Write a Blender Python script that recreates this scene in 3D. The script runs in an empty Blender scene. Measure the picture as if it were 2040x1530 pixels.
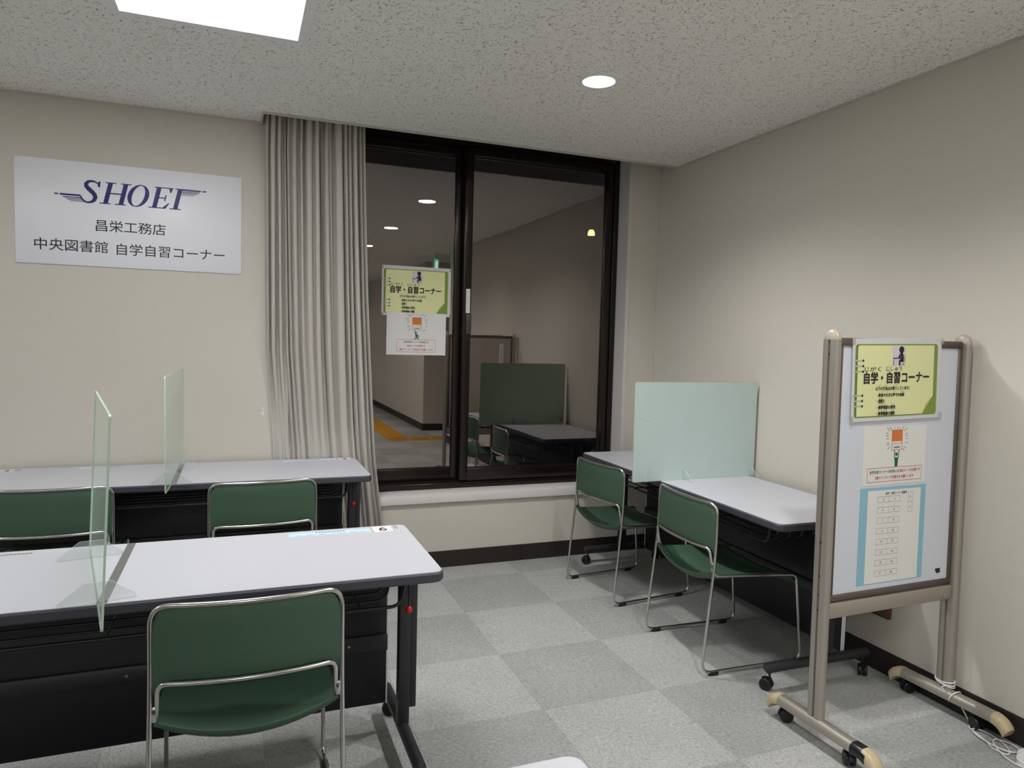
import bpy, bmesh, math, random
from mathutils import Vector, Matrix
random.seed(7)
S = bpy.context.scene
COL = S.collection
PI = math.pi

# ---------------------------------------------------------------- camera
CX, CY, CZ = -2.6031, -4.0965, 1.3942
YAW, PITCH, ROLL, FPX = -0.369475, -0.0621826, 0.0263495, 1409.57
def cam_axes():
    cy, sy = math.cos(YAW), math.sin(YAW); cp, sp = math.cos(PITCH), math.sin(PITCH)
    cr, sr = math.cos(ROLL), math.sin(ROLL)
    f = Vector((-sy*cp, cy*cp, sp)); r = Vector((cy, sy, 0)); u = r.cross(f)
    return cr*r+sr*u, -sr*r+cr*u, f
_r, _u, _f = cam_axes()
cam = bpy.data.cameras.new('camera'); cam.sensor_width = 36; cam.lens = 36*FPX/2040; cam.clip_start = 0.02
camo = bpy.data.objects.new('camera', cam); COL.objects.link(camo)
camo.matrix_world = Matrix(((_r.x, _u.x, -_f.x, CX), (_r.y, _u.y, -_f.y, CY), (_r.z, _u.z, -_f.z, CZ), (0, 0, 0, 1)))
S.camera = camo
# ---------------------------------------------------------------- world, exposure (night outside; light comes from the ceiling fittings)
W = bpy.data.worlds.new('night'); S.world = W; W.use_nodes = True
W.node_tree.nodes['Background'].inputs[0].default_value = (0.012, 0.014, 0.02, 1)
W.node_tree.nodes['Background'].inputs[1].default_value = 0.10
S.view_settings.view_transform = 'Standard'; S.view_settings.look = 'None'
S.view_settings.gamma = 1; S.view_settings.use_curve_mapping = False
S.view_settings.exposure = 0.40
PANEL_E = 15.5      # square panel lights
DOWN_E = 26.0       # round downlights (visible disc)
DOWN_W = 69.0      # downlight beam, watts
H = 2.521           # ceiling height

# ---------------------------------------------------------------- materials
def lin(c):
    return tuple(((x/255)/12.92 if x/255 <= .04045 else ((x/255+.055)/1.055)**2.4) for x in c)
def mat(name, rgb, rough=.5, metal=0, spec=.5, noise=0, nscale=40, bump=0, bscale=200, coat=0, srgb=True):
    m = bpy.data.materials.new(name); m.use_nodes = True; nt = m.node_tree
    b = nt.nodes['Principled BSDF']; c = lin(rgb) if srgb else rgb
    b.inputs['Base Color'].default_value = (*c, 1); b.inputs['Roughness'].default_value = rough
    b.inputs['Metallic'].default_value = metal; b.inputs['Specular IOR Level'].default_value = spec
    b.inputs['Coat Weight'].default_value = coat
    if noise or bump:
        tc = nt.nodes.new('ShaderNodeTexCoord')
    if noise:
        n = nt.nodes.new('ShaderNodeTexNoise'); n.inputs['Scale'].default_value = nscale; n.inputs['Detail'].default_value = 4
        nt.links.new(tc.outputs['Object'], n.inputs['Vector'])
        r = nt.nodes.new('ShaderNodeValToRGB')
        r.color_ramp.elements[0].position = .3; r.color_ramp.elements[1].position = .7
        r.color_ramp.elements[0].color = (*[x*(1-noise) for x in c], 1); r.color_ramp.elements[1].color = (*[min(1, x*(1+noise)) for x in c], 1)
        nt.links.new(n.outputs['Fac'], r.inputs['Fac']); nt.links.new(r.outputs['Color'], b.inputs['Base Color'])
    if bump:
        n2 = nt.nodes.new('ShaderNodeTexNoise'); n2.inputs['Scale'].default_value = bscale; n2.inputs['Detail'].default_value = 3
        nt.links.new(tc.outputs['Object'], n2.inputs['Vector'])
        bp = nt.nodes.new('ShaderNodeBump'); bp.inputs['Strength'].default_value = bump; bp.inputs['Distance'].default_value = .002
        nt.links.new(n2.outputs['Fac'], bp.inputs['Height']); nt.links.new(bp.outputs['Normal'], b.inputs['Normal'])
    return m
def emis(name, rgb, e):
    m = bpy.data.materials.new(name); m.use_nodes = True; nt = m.node_tree; nt.nodes.clear()
    o = nt.nodes.new('ShaderNodeOutputMaterial'); n = nt.nodes.new('ShaderNodeEmission')
    n.inputs[0].default_value = (*rgb, 1); n.inputs[1].default_value = e; nt.links.new(n.outputs[0], o.inputs[0]); return m
def clear(name, transp, tint, rough=.05, body=None, bodyfac=.3, gloss=.1):
    """thin clear sheet: transparency tinted, a share of scattered body colour, a share of mirror gloss"""
    m = bpy.data.materials.new(name); m.use_nodes = True; nt = m.node_tree; nt.nodes.clear()
    o = nt.nodes.new('ShaderNodeOutputMaterial'); t = nt.nodes.new('ShaderNodeBsdfTransparent'); t.inputs[0].default_value = (*tint, 1)
    g = nt.nodes.new('ShaderNodeBsdfGlossy'); g.inputs['Roughness'].default_value = rough
    last = t.outputs[0]
    if body:
        d = nt.nodes.new('ShaderNodeBsdfDiffuse'); d.inputs[0].default_value = (*body, 1)
        tr = nt.nodes.new('ShaderNodeBsdfTranslucent'); tr.inputs[0].default_value = (*body, 1)
        mx0 = nt.nodes.new('ShaderNodeMixShader'); mx0.inputs[0].default_value = .4
        nt.links.new(d.outputs[0], mx0.inputs[1]); nt.links.new(tr.outputs[0], mx0.inputs[2])
        mx = nt.nodes.new('ShaderNodeMixShader'); mx.inputs[0].default_value = bodyfac
        nt.links.new(last, mx.inputs[1]); nt.links.new(mx0.outputs[0], mx.inputs[2]); last = mx.outputs[0]
    mg = nt.nodes.new('ShaderNodeMixShader'); mg.inputs[0].default_value = gloss
    nt.links.new(last, mg.inputs[1]); nt.links.new(g.outputs[0], mg.inputs[2]); nt.links.new(mg.outputs[0], o.inputs[0])
    return m, g

M = {}
M['wall'] = mat('wallpaper_beige', (206, 201, 191), .85, spec=.2, noise=.010, nscale=30, bump=.12, bscale=420)
M['baseboard'] = mat('dark_brown_vinyl', (38, 31, 29), .55)
M['white_paint'] = mat('offwhite_painted_wood', (206, 203, 200), .5)
M['trim_metal'] = mat('offwhite_trim', (196, 193, 184), .5)
M['desk_white'] = mat('pale_grey_laminate', (198, 199, 207), .38, noise=.012, nscale=300)
M['desk_edge'] = mat('slate_grey_edge', (66, 66, 76), .5)
M['black_metal'] = mat('charcoal_powder_coat', (41, 41, 45), .45, bump=.05, bscale=600)
M['black_panel'] = mat('near_black_panel', (30, 30, 35), .55)
M['black_rod'] = mat('black_gloss_rod', (22, 22, 24), .28)
M['black_plastic'] = mat('black_plastic', (20, 20, 21), .4)
M['rubber'] = mat('black_rubber', (14, 14, 14), .6)
M['chrome'] = mat('brushed_chrome_tube', (208, 206, 203), .22, metal=1)
M['green'] = mat('dark_green_vinyl', (62, 89, 71), .55, noise=.05, nscale=120, bump=.25, bscale=500)
M['red'] = mat('red_plastic_knob', (190, 20, 32), .25)
M['alu'] = mat('champagne_aluminium', (168, 162, 153), .38, metal=.55)
M['alu_dark'] = mat('bronze_frame', (108, 98, 90), .42, metal=.5)
M['taupe'] = mat('taupe_painted_steel', (152, 142, 132), .5)
M['beige_plastic'] = mat('aged_beige_plastic', (190, 174, 140), .35, noise=.05, nscale=60)
M['cap_plastic'] = mat('grey_beige_plastic_cap', (176, 166, 148), .3)
M['black_tape'] = mat('black_glossy_tape', (26, 26, 28), .25)
M['whiteboard'] = mat('whiteboard_enamel', (212, 216, 226), .3)
M['board_back'] = mat('greyish_board_back', (176, 166, 154), .6, noise=.04, nscale=12)
M['sash'] = mat('dark_bronze_sash', (33, 25, 24), .2, metal=.25)
M['lock_metal'] = mat('brown_lock_plate', (62, 54, 50), .4)
M['street_black'] = mat('black_street_pole', (4, 4, 4), .9, spec=0)
M['curtain'] = mat('greige_curtain_cloth', (192, 187, 180), .9, spec=.1, bump=.25, bscale=900)
M['paper'] = mat('white_paper', (224, 223, 222), .6)
M['paper_warm'] = mat('offwhite_creased_paper', (228, 227, 223), .6, noise=.012, nscale=14)
M['laminated'] = mat('laminated_white_sheet', (214, 213, 214), .25)
M['sign'] = mat('white_sign_board', (240, 241, 248), .4)
M['navy'] = mat('navy_print', (34, 36, 110), .45)
M['ink'] = mat('black_print', (22, 20, 22), .5)
M['red_ink'] = mat('red_print', (176, 36, 44), .5)
M['lime'] = mat('pale_lime_print', (228, 230, 172), .4)
M['leaf'] = mat('leaf_green_print', (122, 150, 60), .4)
M['leaf_dark'] = mat('moss_green_print', (104, 130, 60), .4)
M['fold'] = mat('olive_yellow_print', (196, 190, 96), .4)
M['orange'] = mat('orange_print', (214, 120, 50), .45)
M['green_ink'] = mat('green_figure_print', (22, 100, 64), .45)
M['sky_card'] = mat('sky_blue_card', (140, 188, 208), .5)
M['lilac'] = mat('pale_lilac_print', (214, 208, 216), .45)
M['sky_label'] = mat('pale_blue_label', (204, 230, 246), .35)
M['ring_grey'] = mat('silver_ring_print', (176, 184, 178), .4)
M['grey_ink'] = mat('grey_print', (120, 124, 126), .45)
M['grey_tape'] = mat('dark_grey_tape', (104, 104, 104), .5)
M['white_plastic'] = mat('white_plastic', (232, 231, 232), .35)
M['wood'] = mat('brown_wood', (92, 64, 50), .5, noise=.12, nscale=30)
M['yellow'] = mat('yellow_tactile_tile', (206, 152, 30), .6)
M['dark_glass'] = mat('dark_door_glass', (12, 11, 11), .1)
M['steel'] = mat('bare_steel', (170, 168, 165), .3, metal=1)
M['panel_emit'] = emis('panel_light_emission', (.985, .99, 1.0), PANEL_E)
M['down_emit'] = emis('downlight_emission', (1.0, .97, .93), DOWN_E)
M['exit_emit'] = emis('exit_sign_green', (.05, .62, .38), 1.4)
M['exit_white'] = emis('exit_sign_white', (.9, 1, .95), 1.6)
M['street_emit'] = emis('street_lamp_glow', (1, .93, .38), 1.6)
M['white_frame'] = mat('white_light_frame', (232, 232, 232), .5)
M['glass'], _g = clear('window_glass', 1, (.86, .86, .86), rough=0.0, gloss=.19)
_g.inputs[0].default_value = (1, .91, .87, 1)
M['acrylic'], _ = clear('pale_green_acrylic', 1, (.975, .995, .975), rough=.03, body=(.80, .90, .82), bodyfac=.15, gloss=.05)
M['acrylic_foot'], _ = clear('clear_acrylic', 1, (.965, .975, .97), rough=.03, body=(.92, .96, .94), bodyfac=.13, gloss=.04)
M['tape_clear'], _ = clear('clear_tape', 1, (.9, .9, .9), rough=.12, body=(.8, .8, .8), bodyfac=.18, gloss=.12)
M['mint'] = mat('mint_green_filmed_acrylic', (202, 221, 219), .3, noise=.012, nscale=8)
b = M['mint'].node_tree.nodes['Principled BSDF']
M['green_acrylic'] = mat('green_acrylic_back', (186, 214, 190), .2)
M['foot_edge'] = mat('frosted_clear_edge', (214, 224, 220), .3)
M['acrylic_edge'] = mat('pale_green_acrylic_edge', (198, 218, 202), .25)

def carpet(name, base, ang):
    m = bpy.data.materials.new(name); m.use_nodes = True; nt = m.node_tree; b = nt.nodes['Principled BSDF']
    L = nt.links.new
    tc = nt.nodes.new('ShaderNodeTexCoord'); geo = nt.nodes.new('ShaderNodeNewGeometry')
    mp = nt.nodes.new('ShaderNodeMapping'); mp.inputs['Rotation'].default_value = (0, 0, ang); L(geo.outputs['Position'], mp.inputs['Vector'])
    mp2 = nt.nodes.new('ShaderNodeMapping'); mp2.inputs['Scale'].default_value = (88, 230, 100); L(mp.outputs[0], mp2.inputs['Vector'])
    n = nt.nodes.new('ShaderNodeTexNoise'); n.inputs['Scale'].default_value = 1; n.inputs['Detail'].default_value = 5; n.inputs['Roughness'].default_value = .75
    n.inputs['Distortion'].default_value = 1.2
    L(mp2.outputs[0], n.inputs['Vector'])
    r = nt.nodes.new('ShaderNodeValToRGB'); e = r.color_ramp.elements
    c = lin(base)
    e[0].position = .32; e[0].color = (*[x*.50 for x in c], 1)
    e[1].position = .68; e[1].color = (*[x*1.46 for x in c], 1)
    L(n.outputs['Fac'], r.inputs['Fac'])
    n2 = nt.nodes.new('ShaderNodeTexNoise'); n2.inputs['Scale'].default_value = 3; L(geo.outputs['Position'], n2.inputs['Vector'])
    mx = nt.nodes.new('ShaderNodeMixRGB'); mx.blend_type = 'MULTIPLY'; mx.inputs[0].default_value = .25
    L(r.outputs[0], mx.inputs[1]); L(n2.outputs['Fac'], mx.inputs[2])
    L(mx.outputs[0], b.inputs['Base Color']); b.inputs['Roughness'].default_value = .95; b.inputs['Specular IOR Level'].default_value = .1
    bp = nt.nodes.new('ShaderNodeBump'); bp.inputs['Strength'].default_value = .5; bp.inputs['Distance'].default_value = .003
    L(n.outputs['Fac'], bp.inputs['Height']); L(bp.outputs[0], b.inputs['Normal'])
    return m
M['carpet_a'] = carpet('grey_carpet_nap_across', (172, 174, 171), .3)
M['carpet_b'] = carpet('grey_carpet_nap_along', (185, 186, 183), 1.1)  # tone step between the two puts the nap's light-and-dark sheen into base colour

def ceiling_mat():
    m = bpy.data.materials.new('rockwool_ceiling_board'); m.use_nodes = True; nt = m.node_tree; b = nt.nodes['Principled BSDF']; L = nt.links.new
    geo = nt.nodes.new('ShaderNodeNewGeometry')
    def worm(ang, sc, seed, lo):
        mp = nt.nodes.new('ShaderNodeMapping'); mp.inputs['Rotation'].default_value = (0, 0, ang); L(geo.outputs['Position'], mp.inputs['Vector'])
        m2 = nt.nodes.new('ShaderNodeMapping'); m2.inputs['Location'].default_value = (seed, seed*1.7, 0); m2.inputs['Scale'].default_value = (sc, sc*3.6, sc); L(mp.outputs[0], m2.inputs['Vector'])
        n = nt.nodes.new('ShaderNodeTexNoise'); n.inputs['Scale'].default_value = 1; n.inputs['Detail'].default_value = 1.5; n.inputs['Distortion'].default_value = .8; L(m2.outputs[0], n.inputs['Vector'])
        r = nt.nodes.new('ShaderNodeValToRGB'); r.color_ramp.elements[0].position = lo; r.color_ramp.elements[1].position = lo+.035
        r.color_ramp.elements[0].color = (0, 0, 0, 1); r.color_ramp.elements[1].color = (1, 1, 1, 1)
        L(n.outputs['Fac'], r.inputs['Fac']); return r.outputs[0]
    a1 = worm(.2, 46, 3, .655); a2 = worm(1.25, 44, 11, .66); a3 = worm(2.2, 48, 23, .66)
    x1 = nt.nodes.new('ShaderNodeMath'); x1.operation = 'MAXIMUM'; L(a1, x1.inputs[0]); L(a2, x1.inputs[1])
    x2 = nt.nodes.new('ShaderNodeMath'); x2.operation = 'MAXIMUM'; L(x1.outputs[0], x2.inputs[0]); L(a3, x2.inputs[1])
    mx = nt.nodes.new('ShaderNodeMixRGB'); L(x2.outputs[0], mx.inputs[0])
    mx.inputs[1].default_value = (*lin((240, 238, 233)), 1); mx.inputs[2].default_value = (*lin((158, 156, 150)), 1)
    L(mx.outputs[0], b.inputs['Base Color']); b.inputs['Roughness'].default_value = .95; b.inputs['Specular IOR Level'].default_value = .1
    bp = nt.nodes.new('ShaderNodeBump'); bp.invert = True; bp.inputs['Strength'].default_value = .6; bp.inputs['Distance'].default_value = .004
    L(x2.outputs[0], bp.inputs['Height']); L(bp.outputs[0], b.inputs['Normal'])
    return m
M['ceiling'] = ceiling_mat()

# ---------------------------------------------------------------- mesh helpers
class MB:
    def __init__(s): s.v = []; s.f = []; s.sm = []
    def add(s, vs, fs, smooth=False):
        o = len(s.v); s.v += [tuple(p) for p in vs]; s.f += [tuple(i+o for i in f) for f in fs]; s.sm += [smooth]*len(fs); return s
    def box(s, x0, x1, y0, y1, z0, z1, bev=0, seg=2):
        if bev:
            bm = bmesh.new(); bmesh.ops.create_cube(bm, size=1)
            for v in bm.verts: v.co = ((x0+x1)/2+v.co.x*(x1-x0), (y0+y1)/2+v.co.y*(y1-y0), (z0+z1)/2+v.co.z*(z1-z0))
            bmesh.ops.bevel(bm, geom=bm.edges[:], offset=bev, segments=seg, affect='EDGES', profile=.5)
            bm.verts.index_update(); s.add([v.co[:] for v in bm.verts], [[v.index for v in f.verts] for f in bm.faces], False); bm.free(); return s
        s.add([(x0,y0,z0),(x1,y0,z0),(x1,y1,z0),(x0,y1,z0),(x0,y0,z1),(x1,y0,z1),(x1,y1,z1),(x0,y1,z1)],
              [(0,3,2,1),(4,5,6,7),(0,1,5,4),(1,2,6,5),(2,3,7,6),(3,0,4,7)]); return s
    def tube(s, pts, r, n=10, closed=False, caps=True, rfun=None):
        P = [Vector(p) for p in pts]; N = len(P); rings = []
        T = []
        for i in range(N):
            a = P[(i-1) % N] if (closed or i > 0) else P[0]; b_ = P[(i+1) % N] if (closed or i < N-1) else P[-1]
            t = (b_-a); T.append(t.normalized() if t.length > 1e-9 else Vector((0,0,1)))
        up = Vector((0,0,1)) if abs(T[0].z) < .9 else Vector((1,0,0))
        nrm = (up - T[0]*up.dot(T[0])).normalized(); vs = []; fs = []
        for i in range(N):
            nrm = (nrm - T[i]*nrm.dot(T[i])).normalized(); bi = T[i].cross(nrm)
            rr = rfun(i/(N-1)) if rfun else r
            for k in range(n):
                a = 2*PI*k/n; vs.append(P[i]+(nrm*math.cos(a)+bi*math.sin(a))*rr)
        if closed:
            # choose the ring offset that avoids twist
            best = min(range(n), key=lambda o: (vs[(N-1)*n]-vs[o]).length)
        for i in range(N-1 if not closed else N):
            off = best if (closed and i == N-1) else 0
            for k in range(n):
                j = ((i+1) % N)
                fs.append((i*n+k, i*n+(k+1) % n, j*n+(k+1+off) % n, j*n+(k+off) % n))
        if caps and not closed:
            fs.append(tuple(range(n-1, -1, -1))); fs.append(tuple((N-1)*n+k for k in range(n)))
        s.add(vs, fs, True); return s
    def lathe(s, prof, c=(0,0,0), axis='z', n=20):
        vs = []; fs = []
        for (r, h) in prof:
            for k in range(n):
                a = 2*PI*k/n; x, y, z = r*math.cos(a), r*math.sin(a), h
                if axis == 'x': x, y, z = z, x, y
                elif axis == 'y': x, y, z = y, z, x
                vs.append((c[0]+x, c[1]+y, c[2]+z))
        for i in range(len(prof)-1):
            for k in range(n): fs.append((i*n+k, i*n+(k+1) % n, (i+1)*n+(k+1) % n, (i+1)*n+k))
        fs.append(tuple(range(n-1, -1, -1))); fs.append(tuple((len(prof)-1)*n+k for k in range(n)))
        s.add(vs, fs, True); return s
    def prism(s, poly, h0, h1, plane='xy'):
        n = len(poly); f = {'xy': lambda a,b_,h: (a,b_,h), 'xz': lambda a,b_,h: (a,h,b_), 'yz': lambda a,b_,h: (h,a,b_)}[plane]
        vs = [f(a,b_,h0) for a,b_ in poly]+[f(a,b_,h1) for a,b_ in poly]
        fs = [tuple(range(n-1,-1,-1)), tuple(range(n,2*n))]+[(i,(i+1)%n,n+(i+1)%n,n+i) for i in range(n)]
        s.add(vs, fs); return s
    def poly(s, pts): s.add(pts, [tuple(range(len(pts)))]); return s
    def mesh(s, name):
        me = bpy.data.meshes.new(name); me.from_pydata(s.v, [], s.f)
        me.polygons.foreach_set('use_smooth', s.sm)
        bm = bmesh.new(); bm.from_mesh(me); bmesh.ops.recalc_face_normals(bm, faces=bm.faces[:]) ; bm.to_mesh(me); bm.free()
        me.update(); return me
    def obj(s, name, m, parent=None, smooth_angle=None):
        me = s.mesh(name); me.materials.append(m if not isinstance(m, str) else M[m])
        if smooth_angle: me.polygons.foreach_set('use_smooth', [True]*len(me.polygons)); me.set_sharp_from_angle(angle=math.radians(smooth_angle))
        else: me.set_sharp_from_angle(angle=math.radians(50))
        return link(name, me, parent)
def link(name, me, parent=None):
    o = bpy.data.objects.new(name, me); COL.objects.link(o); o.parent = parent; return o
def thing(name, label, cat, loc=(0,0,0), rz=0, group=None):
    o = bpy.data.objects.new(name, None); COL.objects.link(o); o.empty_display_size = .05
    o.location = loc; o.rotation_euler = (0,0,rz); o['label'] = label; o['category'] = cat
    if group: o['group'] = group
    return o
def tag(o, label, cat, group=None):
    o['label'] = label; o['category'] = cat
    if group: o['group'] = group
    return o
def struct(o): o['kind'] = 'structure'; return o
def copy_tree(o, loc, rz, label):
    def cp(x, par):
        c = x.copy(); COL.objects.link(c); c.parent = par
        for ch in list(x.children): cp(ch, c)
        return c
    c = cp(o, None); c.location = loc; c.rotation_euler = (0,0,rz); c['label'] = label; return c
def rrect(x0, x1, y0, y1, r, n=6):
    out = []
    for cx, cy, a0 in ((x1-r,y0+r,-PI/2),(x1-r,y1-r,0),(x0+r,y1-r,PI/2),(x0+r,y0+r,PI)):
        for k in range(n+1):
            a = a0+PI/2*k/n; out.append((cx+r*math.cos(a), cy+r*math.sin(a)))
    return out
def fillet(pts, n=6):
    """pts: (x,y,z,radius); returns smoothed polyline"""
    out = []; N = len(pts)
    for i, p in enumerate(pts):
        P = Vector(p[:3]); r = p[3] if len(p) > 3 else 0
        if i in (0, N-1) or r <= 0: out.append(P); continue
        A = Vector(pts[i-1][:3])-P; B = Vector(pts[i+1][:3])-P
        d = min(r, A.length*.49, B.length*.49)
        a = P+A.normalized()*d; b_ = P+B.normalized()*d
        for k in range(n+1):
            t = k/n; out.append(a*(1-t)**2+P*2*t*(1-t)+b_*t*t)
    return out
def resample(P, step):
    out = [P[0]]
    for i in range(len(P)-1):
        d = (P[i+1]-P[i]).length; k = max(1, int(d/step))
        for j in range(1, k+1): out.append(P[i].lerp(P[i+1], j/k))
    return out

# ---- flat print helper: thin layers on a sheet whose local frame is x right, y up, z out of the sheet
_tc = 0
def text_verts(body, bold=0):
    cu = bpy.data.curves.new('lettering', 'FONT'); cu.body = body; cu.size = 1; cu.offset = bold; cu.resolution_u = 3
    o = bpy.data.objects.new('lettering', cu); COL.objects.link(o)
    dg = bpy.context.evaluated_depsgraph_get()
    me = bpy.data.meshes.new_from_object(o.evaluated_get(dg))
    vs = [v.co[:] for v in me.vertices]; fs = [tuple(p.vertices) for p in me.polygons]
    bpy.data.objects.remove(o); bpy.data.curves.remove(cu); bpy.data.meshes.remove(me)
    return vs, fs
class Print:
    def __init__(s): s.mb = MB()
    def poly(s, pts, z): s.mb.poly([(x,y,z) for x,y in pts]); return s
    def rect(s, x0, x1, y0, y1, z): return s.poly([(x0,y0),(x1,y0),(x1,y1),(x0,y1)], z)
    def line(s, a, b_, w, z):
        d = Vector((b_[0]-a[0], b_[1]-a[1])); l = d.length or 1e-6; n = Vector((-d.y, d.x))/l*w/2
        return s.poly([(a[0]-n.x,a[1]-n.y),(b_[0]-n.x,b_[1]-n.y),(b_[0]+n.x,b_[1]+n.y),(a[0]+n.x,a[1]+n.y)], z)
    def frame(s, x0, x1, y0, y1, w, z):
        s.line((x0-w/2,y0),(x1+w/2,y0),w,z); s.line((x0-w/2,y1),(x1+w/2,y1),w,z); s.line((x0,y0),(x0,y1),w,z); s.line((x1,y0),(x1,y1),w,z); return s
    def disc(s, cx, cy, rx, z, ry=None, n=16):
        ry = ry or rx; return s.poly([(cx+rx*math.cos(2*PI*k/n), cy+ry*math.sin(2*PI*k/n)) for k in range(n)], z)
    def strip(s, L, R, z):
        for i in range(len(L)-1): s.poly([L[i], R[i], R[i+1], L[i+1]], z)
        return s
    def stroke(s, pts, ws, z):
        L = []; R = []
        for i, p in enumerate(pts):
            a = Vector(pts[max(0,i-1)]); b_ = Vector(pts[min(len(pts)-1,i+1)]); d = (b_-a).normalized(); n = Vector((-d.y,d.x))
            w = ws[i] if isinstance(ws, (list,tuple)) else ws
            L.append((p[0]+n.x*w/2, p[1]+n.y*w/2)); R.append((p[0]-n.x*w/2, p[1]-n.y*w/2))
        return s.strip(L, R, z)
    def text(s, body, x0, x1, y0, y1, z, bold=0, keep=False):
        vs, fs = text_verts(body, 0)
        if not vs: return s
        ax = min(v[0] for v in vs); bx = max(v[0] for v in vs); ay = min(v[1] for v in vs); by = max(v[1] for v in vs)
        kx = (x1-x0)/(bx-ax); ky = (y1-y0)/max(1e-6, by-ay)
        if keep: ky = kx = min(kx, ky); 
        ox, oy = (x0+x1)/2, (y0+y1)/2
        hgt = (by-ay)*ky; d = bold*hgt*.8
        offs = [(0,0)] if d == 0 else [(d,0),(-d,0),(0,d),(0,-d),(d*.7,d*.7),(-d*.7,d*.7),(d*.7,-d*.7),(-d*.7,-d*.7)]
        for i, (dx, dy) in enumerate(offs):
            s.mb.add([(ox+dx+(v[0]-(ax+bx)/2)*kx, oy+dy+(v[1]-(ay+by)/2)*ky, z+i*2e-6) for v in vs], fs)
        return s
    def obj(s, name, m, parent):
        o = s.mb.obj(name, m, parent)
        if len(s.mb.f) > 1: o['kind'] = 'stuff'
        return o
def orient(o, origin, U, V):
    U = Vector(U).normalized(); V = Vector(V); V = (V-U*V.dot(U)).normalized(); Nn = U.cross(V)
    o.matrix_world = Matrix(((U.x,V.x,Nn.x,origin[0]),(U.y,V.y,Nn.y,origin[1]),(U.z,V.z,Nn.z,origin[2]),(0,0,0,1)))

# ================================================================ THE ROOM
XL, YB, XC = -7.2, -11.0, 3.0           # left wall, far end, corridor end
# floor base and carpet tiles
floor = struct(MB().box(XL-.15, XC+.15, YB-.15, .24, -.15, -.006).obj('floor', 'carpet_a'))
gx, gy = -1.022, -.229
def tile_mesh(w, d):
    e = .0002; mb = MB(); b_ = .0007
    mb.add([(e,e,-.0065),(w-e,e,-.0065),(w-e,d-e,-.0065),(e,d-e,-.0065),(e,e,-b_),(w-e,e,-b_),(w-e,d-e,-b_),(e,d-e,-b_),(e+b_,e+b_,0),(w-e-b_,e+b_,0),(w-e-b_,d-e-b_,0),(e+b_,d-e-b_,0)],
           [(0,1,5,4),(1,2,6,5),(2,3,7,6),(3,0,4,7),(4,5,9,8),(5,6,10,9),(6,7,11,10),(7,4,8,11),(8,9,10,11)])
    return mb
_tm = {}
far = {0: MB(), 1: MB()}
for i in range(-14, 9):
    for j in range(-22, 2):
        x0, x1 = max(XL, gx+.5*i), min(XC, gx+.5*i+.5); y0, y1 = max(YB, gy+.5*j), min(0, gy+.5*j+.5)
        if x1-x0 < .01 or y1-y0 < .01: continue
        if x0 >= 0 and y0 > -4.6: continue
        if -.03 < x0 < 0 and y0 > -4.6: continue
        if x1 > -.03 and x1 <= 0 and y0 > -4.6: x1 = 0
        if abs(x1+.022) < .002 and y0 > -4.6: x1 = 0
        par = (i+j) & 1
        if x0 > -4.1 and y0 > -5.8 and x1 <= .001:
            k = (round(x1-x0,4), round(y1-y0,4), par)
            if k not in _tm:
                me = tile_mesh(k[0], k[1]).mesh('carpet_tile'); me.materials.append(M['carpet_b' if par else 'carpet_a']); _tm[k] = me
            o = link('carpet_tile', _tm[k], floor); o.location = (x0, y0, 0)
        else:
            t = tile_mesh(x1-x0, y1-y0); far[par].add([(a+x0,b_+y0,c) for a,b_,c in t.v], t.f)
for k in (0, 1): far[k].obj('distant_carpet_tiles', 'carpet_b' if k else 'carpet_a', floor)['kind'] = 'stuff'

# window opening
WX0, WX1, WZ0, WZ1 = -2.35, -.231, .455, 2.74
wb = MB()
wb.box(XL-.15, WX0, 0, .24, -.006, 2.80); wb.box(WX0, WX1, 0, .24, -.006, WZ0-.05); wb.box(WX1, .15, 0, .24, -.006, 2.80); wb.box(WX0, WX1, 0, .24, WZ1, 2.80)
wall_back = struct(wb.obj('wall_back', 'wall'))
for i, (dx, dz, sz) in enumerate(((-2.478, .955, .010), (-2.476, .982, .005), (-3.0, .99, .003))):
    p = [(dx+sz*math.cos(a)*(1.2 if k % 2 else .6), dz+sz*math.sin(a)*(1.5 if k % 3 else .8)) for k, a in enumerate([2*PI*k/7 for k in range(7)])]
    MB().prism(p, -.0008, .001, 'xz').obj('peeled_patch', 'paper', wall_back)
# right wall with the corridor opening, the wall stub beyond it, far and left walls
struct(MB().box(0, .15, -4.6, 0, -.006, 2.80).obj('wall_right', 'wall'))
struct(MB().box(-.02, .16, YB, -5.85, -.006, 2.60).box(.16, XC, -6.05, -5.85, -.006, 2.60).obj('wall_right_far', 'wall'))
struct(MB().box(.15, XC, -4.6, -4.45, -.006, 2.60).obj('wall_corridor', 'wall'))
struct(MB().box(XC, XC+.15, -6.05, -4.45, -.006, 2.60).obj('wall_corridor_end', 'wall'))
struct(MB().box(XL-.15, XL, YB, 0, -.006, 2.60).obj('wall_left', 'wall'))
struct(MB().box(XL-.15, XC, YB-.15, YB, -.006, 2.60).obj('wall_rear', 'wall'))
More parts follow.
